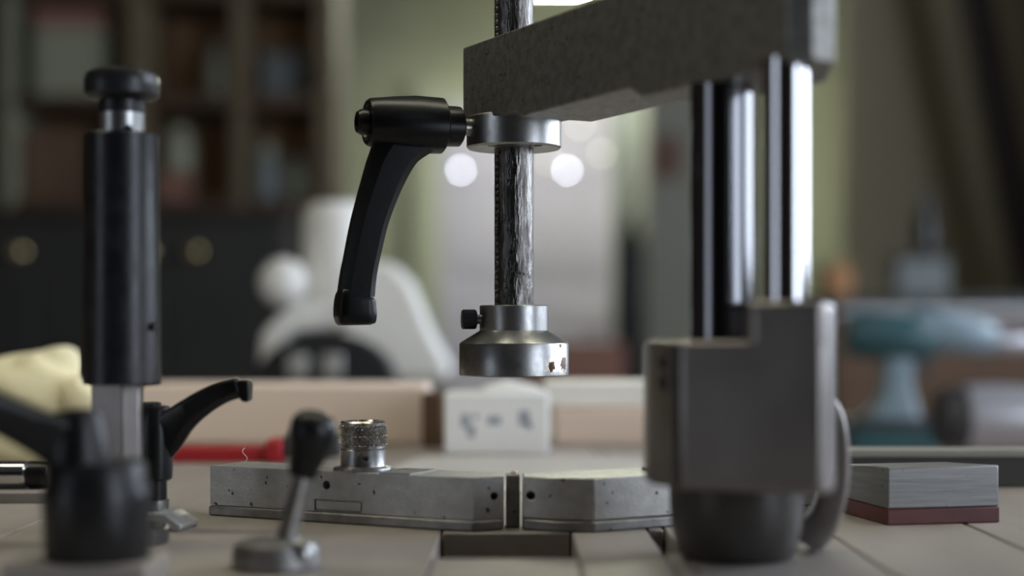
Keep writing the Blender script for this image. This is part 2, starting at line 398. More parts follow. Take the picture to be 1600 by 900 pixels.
# chips and rust near the right edge of the pad are part of its finish
def pad_mat():
    m = MT['alu'].copy(); m.name = 'chipped_aluminium'; nt = m.node_tree; b = nt.nodes['Principled BSDF']
    link = [l for l in nt.links if l.to_socket == b.inputs['Base Color']][0]; src = link.from_socket
    tc = [n for n in nt.nodes if n.type == 'TEX_COORD'][0]
    off = press.location
    def spot(px, py, rad, thr, colr, src, metal):
        a = math.asin(max(-1, min(1, (PX(px, 620) - RX) / 22.8)))
        c = W((RX + 22.8 * math.sin(a), RY - 22.8 * math.cos(a), PZ(py, 618))) - off
        n = nt.nodes.new('ShaderNodeTexNoise'); n.inputs['Scale'].default_value = 900; n.inputs['Detail'].default_value = 3
        nt.links.new(tc.outputs['Object'], n.inputs['Vector'])
        vm = nt.nodes.new('ShaderNodeVectorMath'); vm.operation = 'DISTANCE'; vm.inputs[1].default_value = c
        nt.links.new(tc.outputs['Object'], vm.inputs[0])
        ad = nt.nodes.new('ShaderNodeMath'); ad.operation = 'MULTIPLY_ADD'; ad.inputs[1].default_value = 1 / rad
        nt.links.new(vm.outputs['Value'], ad.inputs[0]); nt.links.new(n.outputs['Fac'], ad.inputs[2])
        lt = nt.nodes.new('ShaderNodeMath'); lt.operation = 'LESS_THAN'; lt.inputs[1].default_value = thr
        nt.links.new(ad.outputs[0], lt.inputs[0])
        mx = nt.nodes.new('ShaderNodeMix'); mx.data_type = 'RGBA'; nt.links.new(lt.outputs[0], mx.inputs[0])
        nt.links.new(src, mx.inputs[6]); mx.inputs[7].default_value = (*colr, 1)
        return mx.outputs[2], lt.outputs[0]
    masks = []
    for px, py, rad in ((881, 569, .0092), (862, 573, .0064), (876, 541, .0030)):
        src, k = spot(px, py, rad, 1.0, (.62, .58, .50), src, 0)
        src, k2 = spot(px + 1, py, rad * .62, .98, (.05, .026, .014), src, 0); masks.append(k2)
    nt.links.new(src, b.inputs['Base Color'])
    return m
MT['pad'] = pad_mat()
po = pad.build('pressure_pad', 'pad', press); po['label'] = 'round satin aluminium pressure pad with rust chips'
zs = PZ(499, RY)
MB().cyl((RX - 13.5, RY - 3, zs), (RX - 17, RY - 3.4, zs), 2.0).build('screw_thread', 'steel', po)
MB().cyl((RX - 15.6, RY - 3.3, zs), (RX - 21.6, RY - 4.2, zs), 4.1, ch=.5).build('thumb_screw', 'blackmetal', po)

# main clamping lever: hub on an axis that leaves the collar, arm hanging down
AX = Vector((-.93, -.367, 0)).normalized()
zc = CH + 82.0
def S(s_, z): v = Vector((RX, RY, 0)) + AX * s_; return (v.x, v.y, z)
hub = MB().lathe(S(31.4, zc), [(10.6, 0), (11.4, .7), (11.7, 12), (11.0, 20), (9.7, 31.0), (8.9, 32.0), (7.2, 32.0), (6.8, 31.0), (0, 31.0)], AX, 56).build('lever_hub', 'black', press)
MB().lathe(S(23.4, zc), [(6.8, 0), (8.2, 1.0), (8.4, 7.8), (7.6, 8.6)], AX, 40).build('lever_sleeve', 'black', press)
MB().cyl(S(17.5, zc), S(25, zc), 3.6).build('lever_stud', 'steel', press)
bt = MB().lathe(S(61.4, zc), [(5.0, 0), (5.2, 4.6), (4.2, 6.2), (2.6, 6.4), (2.3, 4.2), (0, 4.2)], AX, 32).build('lever_screw', 'black', press)
DSC = 618
def cs(px): return (803 - px) / 3.62
LB = AX.cross(Vector((0, 0, 1))).normalized()
rows = spline([(588, 203, 684, 205), (584, 222, 682, 226), (580, 236, 662, 240), (574, 254, 645, 254), (567, 280, 630, 280), (559, 310, 616, 312), (549, 352, 602, 352), (540, 400, 591, 400), (534, 432, 585, 432), (530, 464, 582, 464)], 5)
lev = MB(); sec = [(1, .5), (.62, 1), (-.5, 1), (-1, .4), (-1, -.4), (-.5, -1), (.62, -1), (1, -.5)]; vs = []; fs = []
for i, (lx, ly, rx, ry) in enumerate(rows):
    pl_, pr_ = Vector(S(cs(lx), PZ(ly, DSC))), Vector(S(cs(rx), PZ(ry, DSC)))
    th = 6.7 - 1.0 * i / len(rows)
    vs += [(pl_ + pr_) / 2 + (pr_ - pl_) / 2 * a_ + LB * th * b_ for a_, b_ in sec]
for i in range(len(rows) - 1):
    fs += [(i * 8 + k, i * 8 + (k + 1) % 8, i * 8 + 8 + (k + 1) % 8, i * 8 + 8 + k) for k in range(8)]
fs += [tuple(range(7, -1, -1)), tuple(len(rows) * 8 - 8 + k for k in range(8))]
lev.add(vs, fs).build('lever_arm', 'black', press, smooth=32)['label'] = 'long black curved lever arm'
path = []
for px, py, wd, th in spline([(557, 458, 13.2, 10.6), (555.5, 466, 15.0, 12.2), (555, 480, 15.8, 12.8), (555.5, 495, 16, 12.8), (555, 504, 14.8, 11.4), (555, 508, 12.2, 9)], 5):
    path.append((S(cs(px), PZ(py, DSC)), wd, th))
MB().sweep(path, rsec(.5, 5), AX.cross(Vector((0, 0, 1)))).build('lever_tip', 'black', press, smooth=60)

# columns
GX, GD = PX(1226.5, 463), 463
BX, BD = PX(1127, 501), 501
MB().cyl((BX, BD, 70), (BX, BD, zl + 2), 10.2, seg=72).build('main_column', 'chrome_shaded', press)['label'] = 'thick chromed column'
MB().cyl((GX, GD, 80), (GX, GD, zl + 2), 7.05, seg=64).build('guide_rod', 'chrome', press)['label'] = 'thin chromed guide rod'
# base casting
def pp(px, d): return (PX(px, d), d)
lo_ = [pp(1006, 492), pp(1015, 478), pp(1060, 463), pp(1284, 447), pp(1304, 455), pp(1306, 515), pp(1075, 522)]
up_ = [pp(1163, 460), pp(1170, 455.1), pp(1284, 447), pp(1304, 455), pp(1306, 506), pp(1163, 508)]
ca = MB().prism(lo_, PZ(774, 449), PZ(533, 452))
cast = ca.build('base_casting', 'cast_grey', press, bevel=2.0, bseg=3); cast['label'] = 'grey enamelled base casting'
MB().prism(up_, PZ(560, 450), PZ(469, 452)).build('guide_socket', 'cast_grey', cast, bevel=2.6, bseg=3)
for py in (566, 598):
    v = Vector(P(1038, py, 470)); MB().cyl(v + Vector((0, 4, 0)), v + Vector((-.2, -1.2, 0)), 2.0, seg=24).build('bolt', 'cast_grey', cast)
MB().box(PX(1057, 455), PX(1060, 455), 462.2, 468, PZ(770, 452), PZ(540, 452)).build('cover_seam', 'foot', cast)
zc0 = PZ(774, 449)
FC = (PX(1151, 512), 512)
MB().lathe((FC[0], FC[1], .3), [(0, 0), (17.4, 0), (19.2, 1.4), (20.6, 5), (21.8, 11), (22.3, 18), (22.3, zc0 + 1)], seg=64).build('foot', 'foot', press)['label'] = 'dark round foot of the press'
path = []
for px, py, d, wd, th in spline([(1287, 612, 520, 4, 8), (1304, 650, 522, 6, 12), (1309, 700, 524, 7.5, 15), (1304, 755, 526, 9, 17), (1288, 806, 527, 10.5, 17), (1270, 832, 527, 11.5, 17), (1263, 841, 527, 10, 17), (1258, 847.5, 527, 6.5, 17)], 6):
    path.append((P(px, py, d), wd, th))
MB().sweep(path, rsec(.4, 4), (0.15, 1, 0)).build('bow_handle', 'cast_grey', press, smooth=60)['label'] = 'curved bow behind the base casting'

# ------------------------------------------------------------------ V shaped jig plate with knurled knobs
jig = thing('jig_plate', (0, 595, 0), 'V-shaped grey steel jig plate lying under the pressure pad', 'jig')
F1 = Vector((93.2, -45, 0)).normalized(); BK = Vector((.435, .9, 0)) * 24
a = Vector((-123, 626, 0)); 
def left_poly(gr=0.0):
    b = (-29.8, 581 - gr); c = (-14.4, 575.2 - gr); e = (-3.2, 582 - gr)
    a2 = a + BK; t = (-3.2 - a2.x) / F1.x; e2 = a2 + F1 * t
    return [(a.x - gr, a.y - gr), b, c, e, (e2.x, e2.y), (a2.x, a2.y)]
def mirror(p):
    q_ = [(-x + .8, y) for x, y in p]; dy = p[1][1] - 581
    q_[1] = (30.6, 573.2 + dy); q_[2] = (15.2, 575.6 + dy); return q_
NF = Vector((-.435, -.9, 0)).normalized()
def onF1(px):    # a point of the long left front face seen at column px
    lo, hi = 0, 110
    for _ in range(40):
        md = (lo + hi) / 2; q = a + F1 * md
        if 800 + F * q.x / q.y < px: lo = md
        else: hi = md
    return a + F1 * lo
c1 = MB()
q = onF1(510); z = PZ(758, q.y); c1.cyl((q.x, q.y, z) + NF * 3 if False else Vector((q.x, q.y, z)) + NF * 2, Vector((q.x, q.y, z)) - NF * 9, 1.75, seg=24)
q0, q1 = onF1(492), onF1(565)
def slot(x0, x1, za, zb):
    p0, p1 = onF1(x0), onF1(x1)
    c1.prism([tuple((p0 + NF * 1)[:2]), tuple((p1 + NF * 1)[:2]), tuple((p1 - NF * 1.6)[:2]), tuple((p0 - NF * 1.6)[:2])], za, zb)
zA, zB = PZ(797.5, q0.y), PZ(779.5, q0.y)
slot(492, 565, zB - .5, zB); slot(492, 565, zA, zA + .75); slot(491, 494.5, zA, zB); slot(563.5, 565.5, zA, zB)
# holes in the two short noses beside the notch
c1.cyl((-6.8, 575, PZ(775, 580)), (-6.8, 590, PZ(775, 580)), 1.5, seg=20)
MB().prism(left_poly(), 4.4, 20.2).build('bar', 'plate', jig, bevel=.5, cut=c1)
c2 = MB().cyl((7.1, 575, PZ(775, 580)), (7.1, 590, PZ(775, 580)), 1.5, seg=20)
MB().prism(mirror(left_poly()), 4.4, 20.2).build('bar', 'plate', jig, bevel=.5, cut=c2)
MB().prism(left_poly(.7), 0, 4.1).build('base_strip', 'strip', jig, bevel=.8)
MB().prism(mirror(left_poly(.7)), 0, 4.1).build('base_strip', 'strip', jig, bevel=.8)
MB().box(-2.3, 3.0, 588, 598, 0, 20.0).build('centre_key', 'strip', jig, bevel=.4)
MB().blob((.8, 592, 20.0), (1.6, 1.6, 1.5), .2, 12, 8).build('glue_drop', 'beam', jig)
def knurled(x, y, nm):
    z0 = 20.2; R = 9.25
    k0 = MB().lathe((x, y, z0), [(0, 0), (11.6, 0), (11.8, .5), (11.4, 1.2), (9.2, 1.8), (9.0, 2.4), (9.0, 8.2), (8.5, 8.8), (8.5, 9.4), (0, 9.4)], seg=64)
    cc = MB().cyl((x + 2.0, y - 12, z0 + 5.2), (x + 2.0, y - 4, z0 + 5.2), 1.25, seg=6)
    kb = k0.build('knob_neck', 'steel', jig, cut=cc)
    g = MB(); zb_, zt2 = 9.2, 18.4; nz, nt_ = 44, 264; nd = 33
    tri = lambda x_: abs((x_ % 1) - .5) * 2
    vs = []; fs = []
    for i in range(nz + 1):
        zz = zb_ + (zt2 - zb_) * i / nz; v_ = (zz - zb_)
        edge = 0.0 if (i < 3 or i > nz - 3) else 1.0
        for k in range(nt_):
            t = 2 * math.pi * k / nt_; u_ = nd * k / nt_
            h = min(tri(u_ + v_ * .56), tri(u_ - v_ * .56))
            r = R - .25 + edge * (.95 * (h - .25)) + (0 if edge else .0)
            if i == 0 or i == nz: r = R - .6
            vs.append((x + r * math.cos(t), y + r * math.sin(t), z0 + zz))
    for i in range(nz):
        for k in range(nt_):
            k2 = (k + 1) % nt_; fs.append((i * nt_ + k, i * nt_ + k2, (i + 1) * nt_ + k2, (i + 1) * nt_ + k))
    fs.append(tuple(range(nt_ - 1, -1, -1))); fs.append(tuple(nz * nt_ + k for k in range(nt_)))
    g.add(vs, fs); g.lathe((x, y, z0 + 18.0), [(8.9, 0), (8.9, .9), (8.3, 1.5), (6.5, 1.5), (6.0, .9), (0, .9)], seg=64)
    g.build('knurled_head', 'knurl', kb, smooth=20)['label'] = 'diamond knurled steel knob head'
    return kb
knurled(PX(567, 608), 608, 'l'); knurled(-PX(567, 608) + 4.2, 609, 'r')
MB().prism([tuple((onF1(590) - NF * 1.0)[:2]), tuple((onF1(638) - NF * 1.0)[:2]), tuple((onF1(638) - NF * 22)[:2]), tuple((onF1(590) - NF * 22)[:2])], 20.2, 20.7).build('shim', 'strip', jig)

# curl of shaving on the plate
cv = MB(); pth = []
for k in range(26):
    t = k / 25; x, y, z = PX(385, 636), 636, 20.4 + 6.2 * t
    pth.append(((x + 1.6 * math.sin(5.2 * t) - 1.5 + 2.2 * t * t, y + 1.2 * math.cos(5 * t), z), .35, .35))
cv.sweep(pth, rsec(.8, 2), (0, 1, .2))
tag(cv.build('wood_shaving', 'beam', base=(PX(385, 636), 636, 20)), 'tiny curled shaving standing on the left jig bar', 'shaving')

# ------------------------------------------------------------------ tall post on the left
TD = 547.0; TX = PX(190.5, TD)
post = thing('clamp_post', (TX, TD, 0), 'tall black cylindrical post with mushroom knob and square shaft', 'post')
cu = MB().cyl((TX + 3.9, TD - 12, PZ(202, TD - 6)), (TX + 3.9, TD - 3, PZ(202, TD - 6)), 1.5, seg=20)
MB().cyl((TX, TD, PZ(214, TD)), (TX, TD, PZ(168, TD)), 8.0, seg=48).build('neck', 'alu', post, cut=cu)['label'] = 'bright aluminium neck ring'
zk = PZ(178, TD)
MB().lathe((TX, TD, zk), [(8.1, 0), (8.1, 4.4), (11.6, 5.2), (13.0, 6.6), (13.2, 9), (13.1, 12.2), (12.2, 14.2), (10, 15.3), (5, 15.8), (0, 15.9)], seg=56).build('mushroom_knob', 'blackmetal', post)
z0, z1 = PZ(600, TD), PZ(210, TD)
MB().lathe((TX, TD, z0), [(0, 0), (13.2, 0), (13.6, .5), (12.95, z1 - z0 - .6), (12.4, z1 - z0), (0, z1 - z0)], seg=64).build('sleeve', 'blackmetal', post)['label'] = 'long black metal sleeve'
v = Vector(P(243, 510, TD - 6)); MB().cyl(v + Vector((-2.5, 1.5, 0)), v + Vector((.45, -.3, 0)), 1.5, seg=16).build('grub_screw', 'hole', post)
SX = PX(184, TD)
MB().prism([(SX - 8.6, TD - 4), (SX + 3.9, TD - 8), (SX + 8.4, TD - 3.2), (SX + 7.6, TD + 6), (SX - 7, TD + 7)], 6, z0 + 2).build('square_shaft', 'cast_grey', post, bevel=.5)
MB().lathe((TX, TD, 0), [(0, 0), (16, 0), (16.5, .6), (16.5, 5.4), (15.8, 6), (0, 6)], seg=48).build('base_disc', 'foot', post)

# ------------------------------------------------------------------ clamp lever standing beside the post
LD = 585.0; LX = PX(243, LD)
cl = thing('clamp_lever', (LX, LD, 0), 'black clamp lever with upswept handle on a grey metal foot, right of the tall post', 'lever')
ft = MB()
zf = PZ(797, LD)
prof = [(-26, 0), (-26, zf), (7, zf), (14.0, 1.4), (12.5, 0)]
ft.extrude([(LX - 14, LD - 9, 0), (LX - 14, LD - 9, zf), (LX + 5, LD - 9, zf), (LX + 12.0, LD - 9, 2.2), (LX + 11.0, LD - 9, 0), (LX + 8.5, LD - 9, 0), (LX + 3, LD - 9, 3.2), (LX - 6, LD - 9, 0)], (3, 18, 0))
ft.build('foot', 'plate', cl, bevel=.7)['label'] = 'grey sloped metal foot'
MB().lathe((LX, LD, zf), [(0, 0), (4.9, 0), (5.1, .4), (5.1, PZ(781, LD) - zf), (0, PZ(781, LD) - zf)], seg=40).build('washer', 'alu', cl)
zw = PZ(781, LD)
MB().cyl((LX, LD, zw), (LX, LD, PZ(745, LD)), 4.3, seg=36).build('sleeve', 'black', cl)
zh = PZ(750, LD)
MB().lathe((LX, LD, zh), [(5.4, 0), (6.3, .8), (6.6, 10), (6.5, 20), (5.6, 27.2), (4.9, 28.2), (0, 28.4)], seg=48).build('hub', 'black', cl)
MB().lathe((LX - 1.5, LD, zh + 28), [(3.6, 0), (3.7, 1.2), (3.0, 1.7), (0, 1.7)], seg=32).build('cap_screw', 'blackmetal', cl)
path = []
for px, py, d, wd, th in spline([(246, 690, 585, 17, 8), (262, 676, 584, 15, 8.4), (288, 651, 582, 11.2, 8.8), (318, 629, 580, 9.4, 8.8), (348, 613, 578, 8.4, 8.6), (374, 605, 577, 7.8, 8.4)], 6):
    path.append((P(px, py, d), wd, th))
MB().sweep(path, [(1, .45), (.5, 1), (-.7, 1), (-1, .75), (-1, -.75), (-.7, -1), (.5, -1), (1, -.45)], (0, 1, 0)).build('handle', 'black', cl, bevel=.5, smooth=45)
ht = MB().extrude([P(370, 594, 573), P(386, 594, 573), P(389, 600, 573), P(388, 627, 573), P(384, 629, 573), P(377, 627, 573), P(372, 620, 573)], (0, 9, 0))
ht.build('handle_tip', 'black', cl, bevel=.7)

# ------------------------------------------------------------------ near clamp, out of focus at lower left
ND = 455.0; NX = PX(152, ND)
nc = thing('knob_clamp', (NX, ND, 0), 'blurred black clamp with lever pointing left, nearest the viewer', 'clamp')
zp = PZ(872, ND)
MB().rbox((NX - 3, ND), 42, 30, 0, zp, 0).build('base_plate', 'bench', nc, bevel=1)
MB().lathe((NX, ND, zp), [(0, 0), (15.0, 0), (15.4, .6), (15.6, 12), (16.0, 17.5), (15.8, 20.5), (14.6, 23), (14.4, 27.5), (13.2, 29), (0, 29)], seg=56).build('body', 'blackmetal', nc)['label'] = 'stout black body with a raised ring'
HX = PX(124, ND)
MB().lathe((HX, ND - 1, zp + 28), [(9.6, 0), (9.2, 4), (8.2, 11), (6.6, 15.6), (0, 16.4)], seg=44).build('hub', 'black', nc)
path = []
for px, py, d, wd, th in spline([(122, 715, 454, 16, 9), (92, 690, 450, 14.5, 9), (45, 668, 446, 12, 9), (0, 647, 442, 11, 9), (-60, 622, 436, 10.5, 9), (-105, 606, 432, 11.5, 9.4)], 5):
    path.append((P(px, py, d), wd, th))
MB().sweep(path, rsec(.45, 4), (0, 1, 0)).build('handle', 'black', nc, smooth=60)
# the small blurred lever with a black ball grip
QD = 490.0; QX = PX(432, QD)
ql = thing('ball_lever', (QX, QD, 0), 'small blurred lever with steel stem and black ball grip on a low boss', 'lever')
MB().lathe((QX, QD, 0), [(0, 0), (13.6, 0), (14.2, .8), (14.0, 5.4), (12.8, 8.0), (10, 9.2), (0, 9.6)], seg=48).build('boss', 'strip', ql)
MB().lathe((QX + 9.2, QD - 8, 4.5), [(0, 0), (4.4, 0), (4.6, 1.5), (3.4, 4.6), (1.4, 5.9), (0, 6.1)], seg=28).build('dome_nut', 'steel', ql)
p0, p1 = Vector(P(446, 848, QD)), Vector(P(474, 735, QD))
MB().cyl(p0, p1, 3.3, 2.9, seg=28).build('stem', 'steel', ql)
dv = (p1 - p0).normalized()
MB().lathe(p1 - dv * 2, [(0, 0), (4.4, 0), (5.0, 3), (6.2, 9), (7.6, 14), (7.5, 17.5), (5.6, 20.2), (2.6, 21.4), (0, 21.6)], dv, 36).build('ball_grip', 'black', ql)

# ------------------------------------------------------------------ block on the right, rail, lower side table
bx = thing('sanding_block', (168, 630, 0), 'grey metal block on a dark red pad, right of the press', 'block')
fx = Vector((.978, .208, 0)); sx_ = Vector((-.208, .978, 0)); c = Vector((PX(1387, 594), 594, 0))
def bp(gr): 
    return [tuple((c - fx * gr - sx_ * gr)[:2]), tuple((c + fx * (47.2 + gr) - sx_ * gr)[:2]), tuple((c + fx * (47.2 + gr) + sx_ * 44)[:2]), tuple((c - fx * gr + sx_ * 44)[:2])]
zs1 = PZ(796, 594); zs2 = PZ(730, 594)
bq = bp(0); bw = MB().prism(bq, zs1, zs2)
bw.v = [(x, y, z - (2.6 if (z > zs1 + 1 and Vector((x - c.x, y - c.y, 0)).dot(sx_) > 20) else 0)) for x, y, z in bw.v]
bw.build('block_body', 'block', bx, bevel=.7)
MB().prism(bp(.25), 0, zs1).build('rubber_pad', 'redrubber', bx, bevel=.5)
rl = thing('fence_rail', (330, 742, 0), 'long dark steel fence rail behind the grey block', 'rail')
MB().box(150, 640, 734, 752, 0, 14.5).build('rail_body', 'rail', rl, bevel=.6)
MB().box(149, 641, 733, 753, 14.5, 18.0).build('rail_cap', 'railtop', rl, bevel=.6)
TZ = -135.0
tb = thing('side_table', (700, 1700, FL), 'lower brown side table behind the fence rail', 'table')
MB().box(150, 1300, 900, 2300, TZ - 30, TZ).build('table_top', 'bench_edge', tb, bevel=3)
for x, y in ((170, 940), (1210, 940), (170, 2210), (1210, 2210)): MB().box(x, x + 70, y, y + 70, FL, TZ - 30).build('leg', 'bench_edge', tb)

# teal cordless drill facing right
DD = 1700.0
dl = thing('cordless_drill', (PX(1385, DD), DD, TZ), 'teal and pale blue cordless drill standing on its battery', 'drill')
def DP(px, py): return Vector(P(px, py, DD))
MB().lathe(DP(1322, 522), [(0, 0), (22, 2), (26, 12), (27, 60), (26, 90), (22, 96)], DP(1500, 532) - DP(1322, 522), 36).build('motor_housing', 'teal', dl)
MB().lathe(DP(1420, 512), [(0, 0), (19, 1), (23, 14), (22, 60), (18, 92), (14, 96), (0, 96)], DP(1560, 530) - DP(1420, 512), 36).build('gear_housing', 'paleblue', dl)
MB().lathe(DP(1548, 530), [(13, 0), (13.5, 4), (13, 30), (9, 44), (4.5, 46), (4.2, 110), (0, 112)], DP(1640, 540) - DP(1548, 530), 28).build('chuck', 'silver', dl)
path = [((p[0], p[1], p[2]), wd, th) for p, wd, th in ((DP(1398, 520), 40, 30), (DP(1402, 560), 33, 30), (DP(1400, 600), 32, 31), (DP(1400, 635), 46, 34), (DP(1392, 662), 66, 40))]
MB().sweep(path, rsec(.4, 4), (0, 1, 0)).build('grip', 'paleblue', dl, smooth=60)
MB().sweep([(DP(1440, 556), 9, 9), (DP(1447, 572), 11, 10), (DP(1442, 588), 8, 9)], rsec(.5, 3), (0, 1, 0)).build('trigger', 'darkgrey', dl, smooth=60)
x0, x1 = PX(1318, DD), PX(1458, DD)
MB().box(x0, x1, DD - 34, DD + 34, TZ, PZ(652, DD)).build('battery', 'teal', dl, bevel=8, bseg=3)
MB().box(x0 + 4, x1 - 2, DD - 35, DD + 35, PZ(668, DD), PZ(652, DD)).build('battery_rim', 'darkgrey', dl, bevel=2)
# grey sander lying to the right of it
sd = thing('palm_sander', (PX(1560, 1530), 1530, TZ), 'silver grey power sander with dark motor end, right of the drill', 'sander')
def SP(px, py): return Vector(P(px, py, 1530))
MB().lathe(SP(1462, 655), [(0, 0), (26, 1), (31, 8), (32, 26), (28, 30)], (1, 0, 0), 36).build('motor_end', 'darkgrey', sd)
MB().lathe(SP(1498, 652), [(26, 0), (32, 6), (33, 40), (30, 90), (24, 130), (0, 134)], (1, 0, 0), 36).build('body', 'silver', sd)
MB().box(PX(1500, 1530), PX(1680, 1530), 1492, 1570, TZ, TZ + 14).build('base_plate', 'poster', sd, bevel=3)
MB().box(PX(1490, 1530), PX(1540, 1530), 1486, 1520, TZ, TZ + 34).build('dust_port', 'offwhite', sd, bevel=6, bseg=3)

# ------------------------------------------------------------------ things on the bench behind the jig
bm_ = thing('timber_beam', (-60, 1020, 0), 'pinkish beige timber beam lying across the bench', 'timber')
zbm = PZ(600, 1000)
MB().box(PX(215, 1000), PX(668, 1000), 1000, 1055, 0, zbm).build('beam_length', 'beam', bm_, bevel=3)
b2 = thing('timber_board', (60, 1020, 0), 'pale beech board lying right of the white carton', 'timber')
MB().box(PX(866, 1000), PX(1130, 1000), 1000, 1060, 0, zbm * .58).build('lower_board', 'beam', b2, bevel=2)
MB().box(PX(850, 1000), PX(1130, 1000), 1006, 1056, zbm * .60, zbm + 1).build('upper_board', 'offwhite', b2, bevel=2)
dk = MB().prism([(PX(660, 985), 975), (PX(692, 985), 968), (PX(712, 985), 992), (PX(664, 990), 998)], 0, PZ(612, 985))  # plain dark brown block
tag(dk.build('dark_block', 'cardbrown', base=(PX(680, 985), 985, 0), bevel=2), 'dark brown block between beam and carton', 'wood')
KD_ = 920.0
ct = thing('white_carton', (PX(776, KD_), KD_ + 18, 0), 'small white carton with faint grey blue print in the centre', 'carton')
MB().box(PX(694, KD_), PX(858, KD_), KD_, KD_ + 38, 0, PZ(614, KD_)).build('carton_body', 'white', ct, bevel=1.5)
MB().extrude([(PX(745, KD_), KD_ + 8, PZ(614, KD_)), (PX(852, KD_), KD_ + 8, PZ(614, KD_)), (PX(835, KD_), KD_ + 10, PZ(604, KD_)), (PX(790, KD_), KD_ + 10, PZ(597, KD_)), (PX(758, KD_), KD_ + 10, PZ(605, KD_))], (0, 22, 0)).build('crumpled_flap', 'white', ct, bevel=1.5)
for px, py, wd, hh in ((727, 658, 5, 8), (736, 674, 4.5, 7), (772, 657, 8, 5), (819, 653, 6.5, 8.5), (743, 651, 3, 3), (826, 664, 4, 4)):
    x, y, z = P(px, py, KD_); MB().box(x - wd / 2, x + wd / 2, KD_ - .3, KD_ + .1, z - hh / 2, z + hh / 2).build('printed_mark', 'ink', ct)
ppr = MB().prism([(PX(560, 800), 720), (PX(1040, 700), 700), (PX(1010, 905), 905), (PX(660, 905), 912)], 0, .5)  # added sheet, its pale colour stands in for the bright bench
tag(ppr.build('added_sheet', 'paper', base=(0, 800, 0)), 'added pale sheet brightening the bench before the carton', 'paper')
rb = thing('red_bar_clamp', (PX(350, 872), 872, 0), 'red bar with a black end block lying before the beam', 'clamp')
MB().box(PX(225, 872), PX(432, 872), 868, 880, 0, PZ(697, 872)).build('bar', 'red', rb, bevel=1.5)
MB().box(PX(418, 872), PX(446, 872), 862, 886, 0, PZ(685, 872)).build('jaw', 'red', rb, bevel=2)
MB().box(PX(446, 872), PX(535, 872), 864, 884, 3, PZ(676, 872)).build('end_block', 'darkgrey', rb, bevel=3)
# left: yellow pouch, tin, pale board
yb = thing('cloth_pouch', (PX(60, 890), 890, 0), 'pale yellow crumpled cloth pouch at the left edge', 'pouch')
zy = PZ(548, 880)
MB().blob((PX(58, 885), 894, zy * .40), (39, 26, zy * .60), .30, 48, 30, 23, flat=0).build('pouch_body', 'yellow', yb, smooth=80)
MB().blob((PX(122, 872), 872, 24), (11, 8, 24), .25, 32, 20, 4, flat=0).build('pouch_flap', 'yellow', yb, smooth=80)
wb = MB().box(PX(-60, 672), PX(92, 672), 668, 700, 0, PZ(768, 672))
tag(wb.build('wood_strip', 'bench', base=(PX(10, 672), 684, 0), bevel=.6), 'short pale wooden strip at the left edge', 'strip')
tn = thing('steel_socket', (PX(10, 690), 690, PZ(768, 672)), 'shiny steel socket with black end, lying on the pale strip', 'socket')
zt0 = PZ(768, 672); rr = 6.2
MB().cyl((PX(-50, 688), 685, zt0 + rr), (PX(48, 688), 685, zt0 + rr), rr, ch=.8).build('barrel', 'chrome', tn)
MB().cyl((PX(48, 688), 685, zt0 + rr), (PX(84, 688), 685, zt0 + rr), rr, ch=.8).build('black_end', 'black', tn)

# off-white bench machine behind the beam
MD = 1500.0
ms = thing('bench_machine', (PX(545, MD), MD + 40, 0), 'off-white bench machine with sloping housing and black half-round guard', 'machine')
def XP(px, py): return P(px, py, MD)
MB().box(PX(385, MD), PX(700, MD), MD - 40, MD + 120, 0, 16).build('machine_base', 'darkgrey', ms, bevel=4)
o_ = [XP(520, 596), XP(690, 596), XP(706, 580), XP(672, 520), XP(640, 440), XP(612, 410), XP(560, 402), XP(535, 470)]
MB().extrude([(x, y + 20, z) for x, y, z in o_], (0, 70, 0)).build('sloping_housing', 'offwhite', ms, bevel=10, bseg=4)
MB().lathe((PX(515, MD), MD + 60, PZ(500, MD)), [(34, 0), (35, 60), (35, 100), (33, 112), (26, 119), (0, 121)], seg=40).build('motor', 'offwhite', ms)
MB().blob((PX(436, MD), MD + 30, PZ(440, MD)), (25, 24, 25), 0, 24, 16).build('knob', 'offwhite', ms)
MB().extrude([(x, y + 26, z) for x, y, z in (XP(395, 575), XP(400, 520), XP(450, 470), XP(520, 470), XP(560, 510), XP(450, 520), XP(415, 580))], (0, 50, 0)).build('left_arm', 'offwhite', ms, bevel=8, bseg=3)
gp = [(PX(512, MD) + 70 * math.cos(math.radians(t)), MD - 20, PZ(604, MD) + 53 * math.sin(math.radians(t))) for t in range(0, 181, 10)]
MB().extrude(gp, (0, 36, 0)).build('guard', 'guard', ms, bevel=3)['label'] = 'black half-round guard'
for px in (470, 523): MB().box(PX(px - 16, MD), PX(px + 16, MD), MD - 26, MD - 20, PZ(590, MD), PZ(552, MD)).build('guard_plate', 'plate', ms, bevel=2)

# ------------------------------------------------------------------ background: shelf unit and cabinet on the left
HD = 3500.0
sh = thing('shelf_unit', (PX(240, HD), HD + 150, FL), 'tall dark brown open shelf unit on the left', 'shelves')
HX0, HX1 = PX(-120, HD), PX(512, HD)
zs_ = [PZ(y, HD) for y in (312, 148, -20)]; LIFT = .8
MB().box(HX0, HX1, HD + 222, HD + 240, FL, zs_[2] + 60).build('back_board', 'shelfback', sh)
for px, wd, mm in ((-120, 26, 'shelf'), (4, 16, 'pale_green'), (196, 34, 'divider'), (362, 22, 'divider'), (494, 30, 'divider')):
    MB().box(PX(px, HD), PX(px + wd, HD), HD - 4, HD + 222, FL, zs_[2] + 60).build('upright', mm, sh, bevel=2)
for z in zs_:
    for (p0_, p1_) in ((20, 196), (230, 362), (384, 494)):
        MB().box(PX(p0_, HD), PX(p1_, HD), HD, HD + 222, z - 30, z).build('shelf_board', 'shelf', sh, bevel=1.5)
MB().box(HX0, HX1, HD - 2, HD + 240, zs_[2] + 60, zs_[2] + 90).build('top_board', 'shelf', sh)
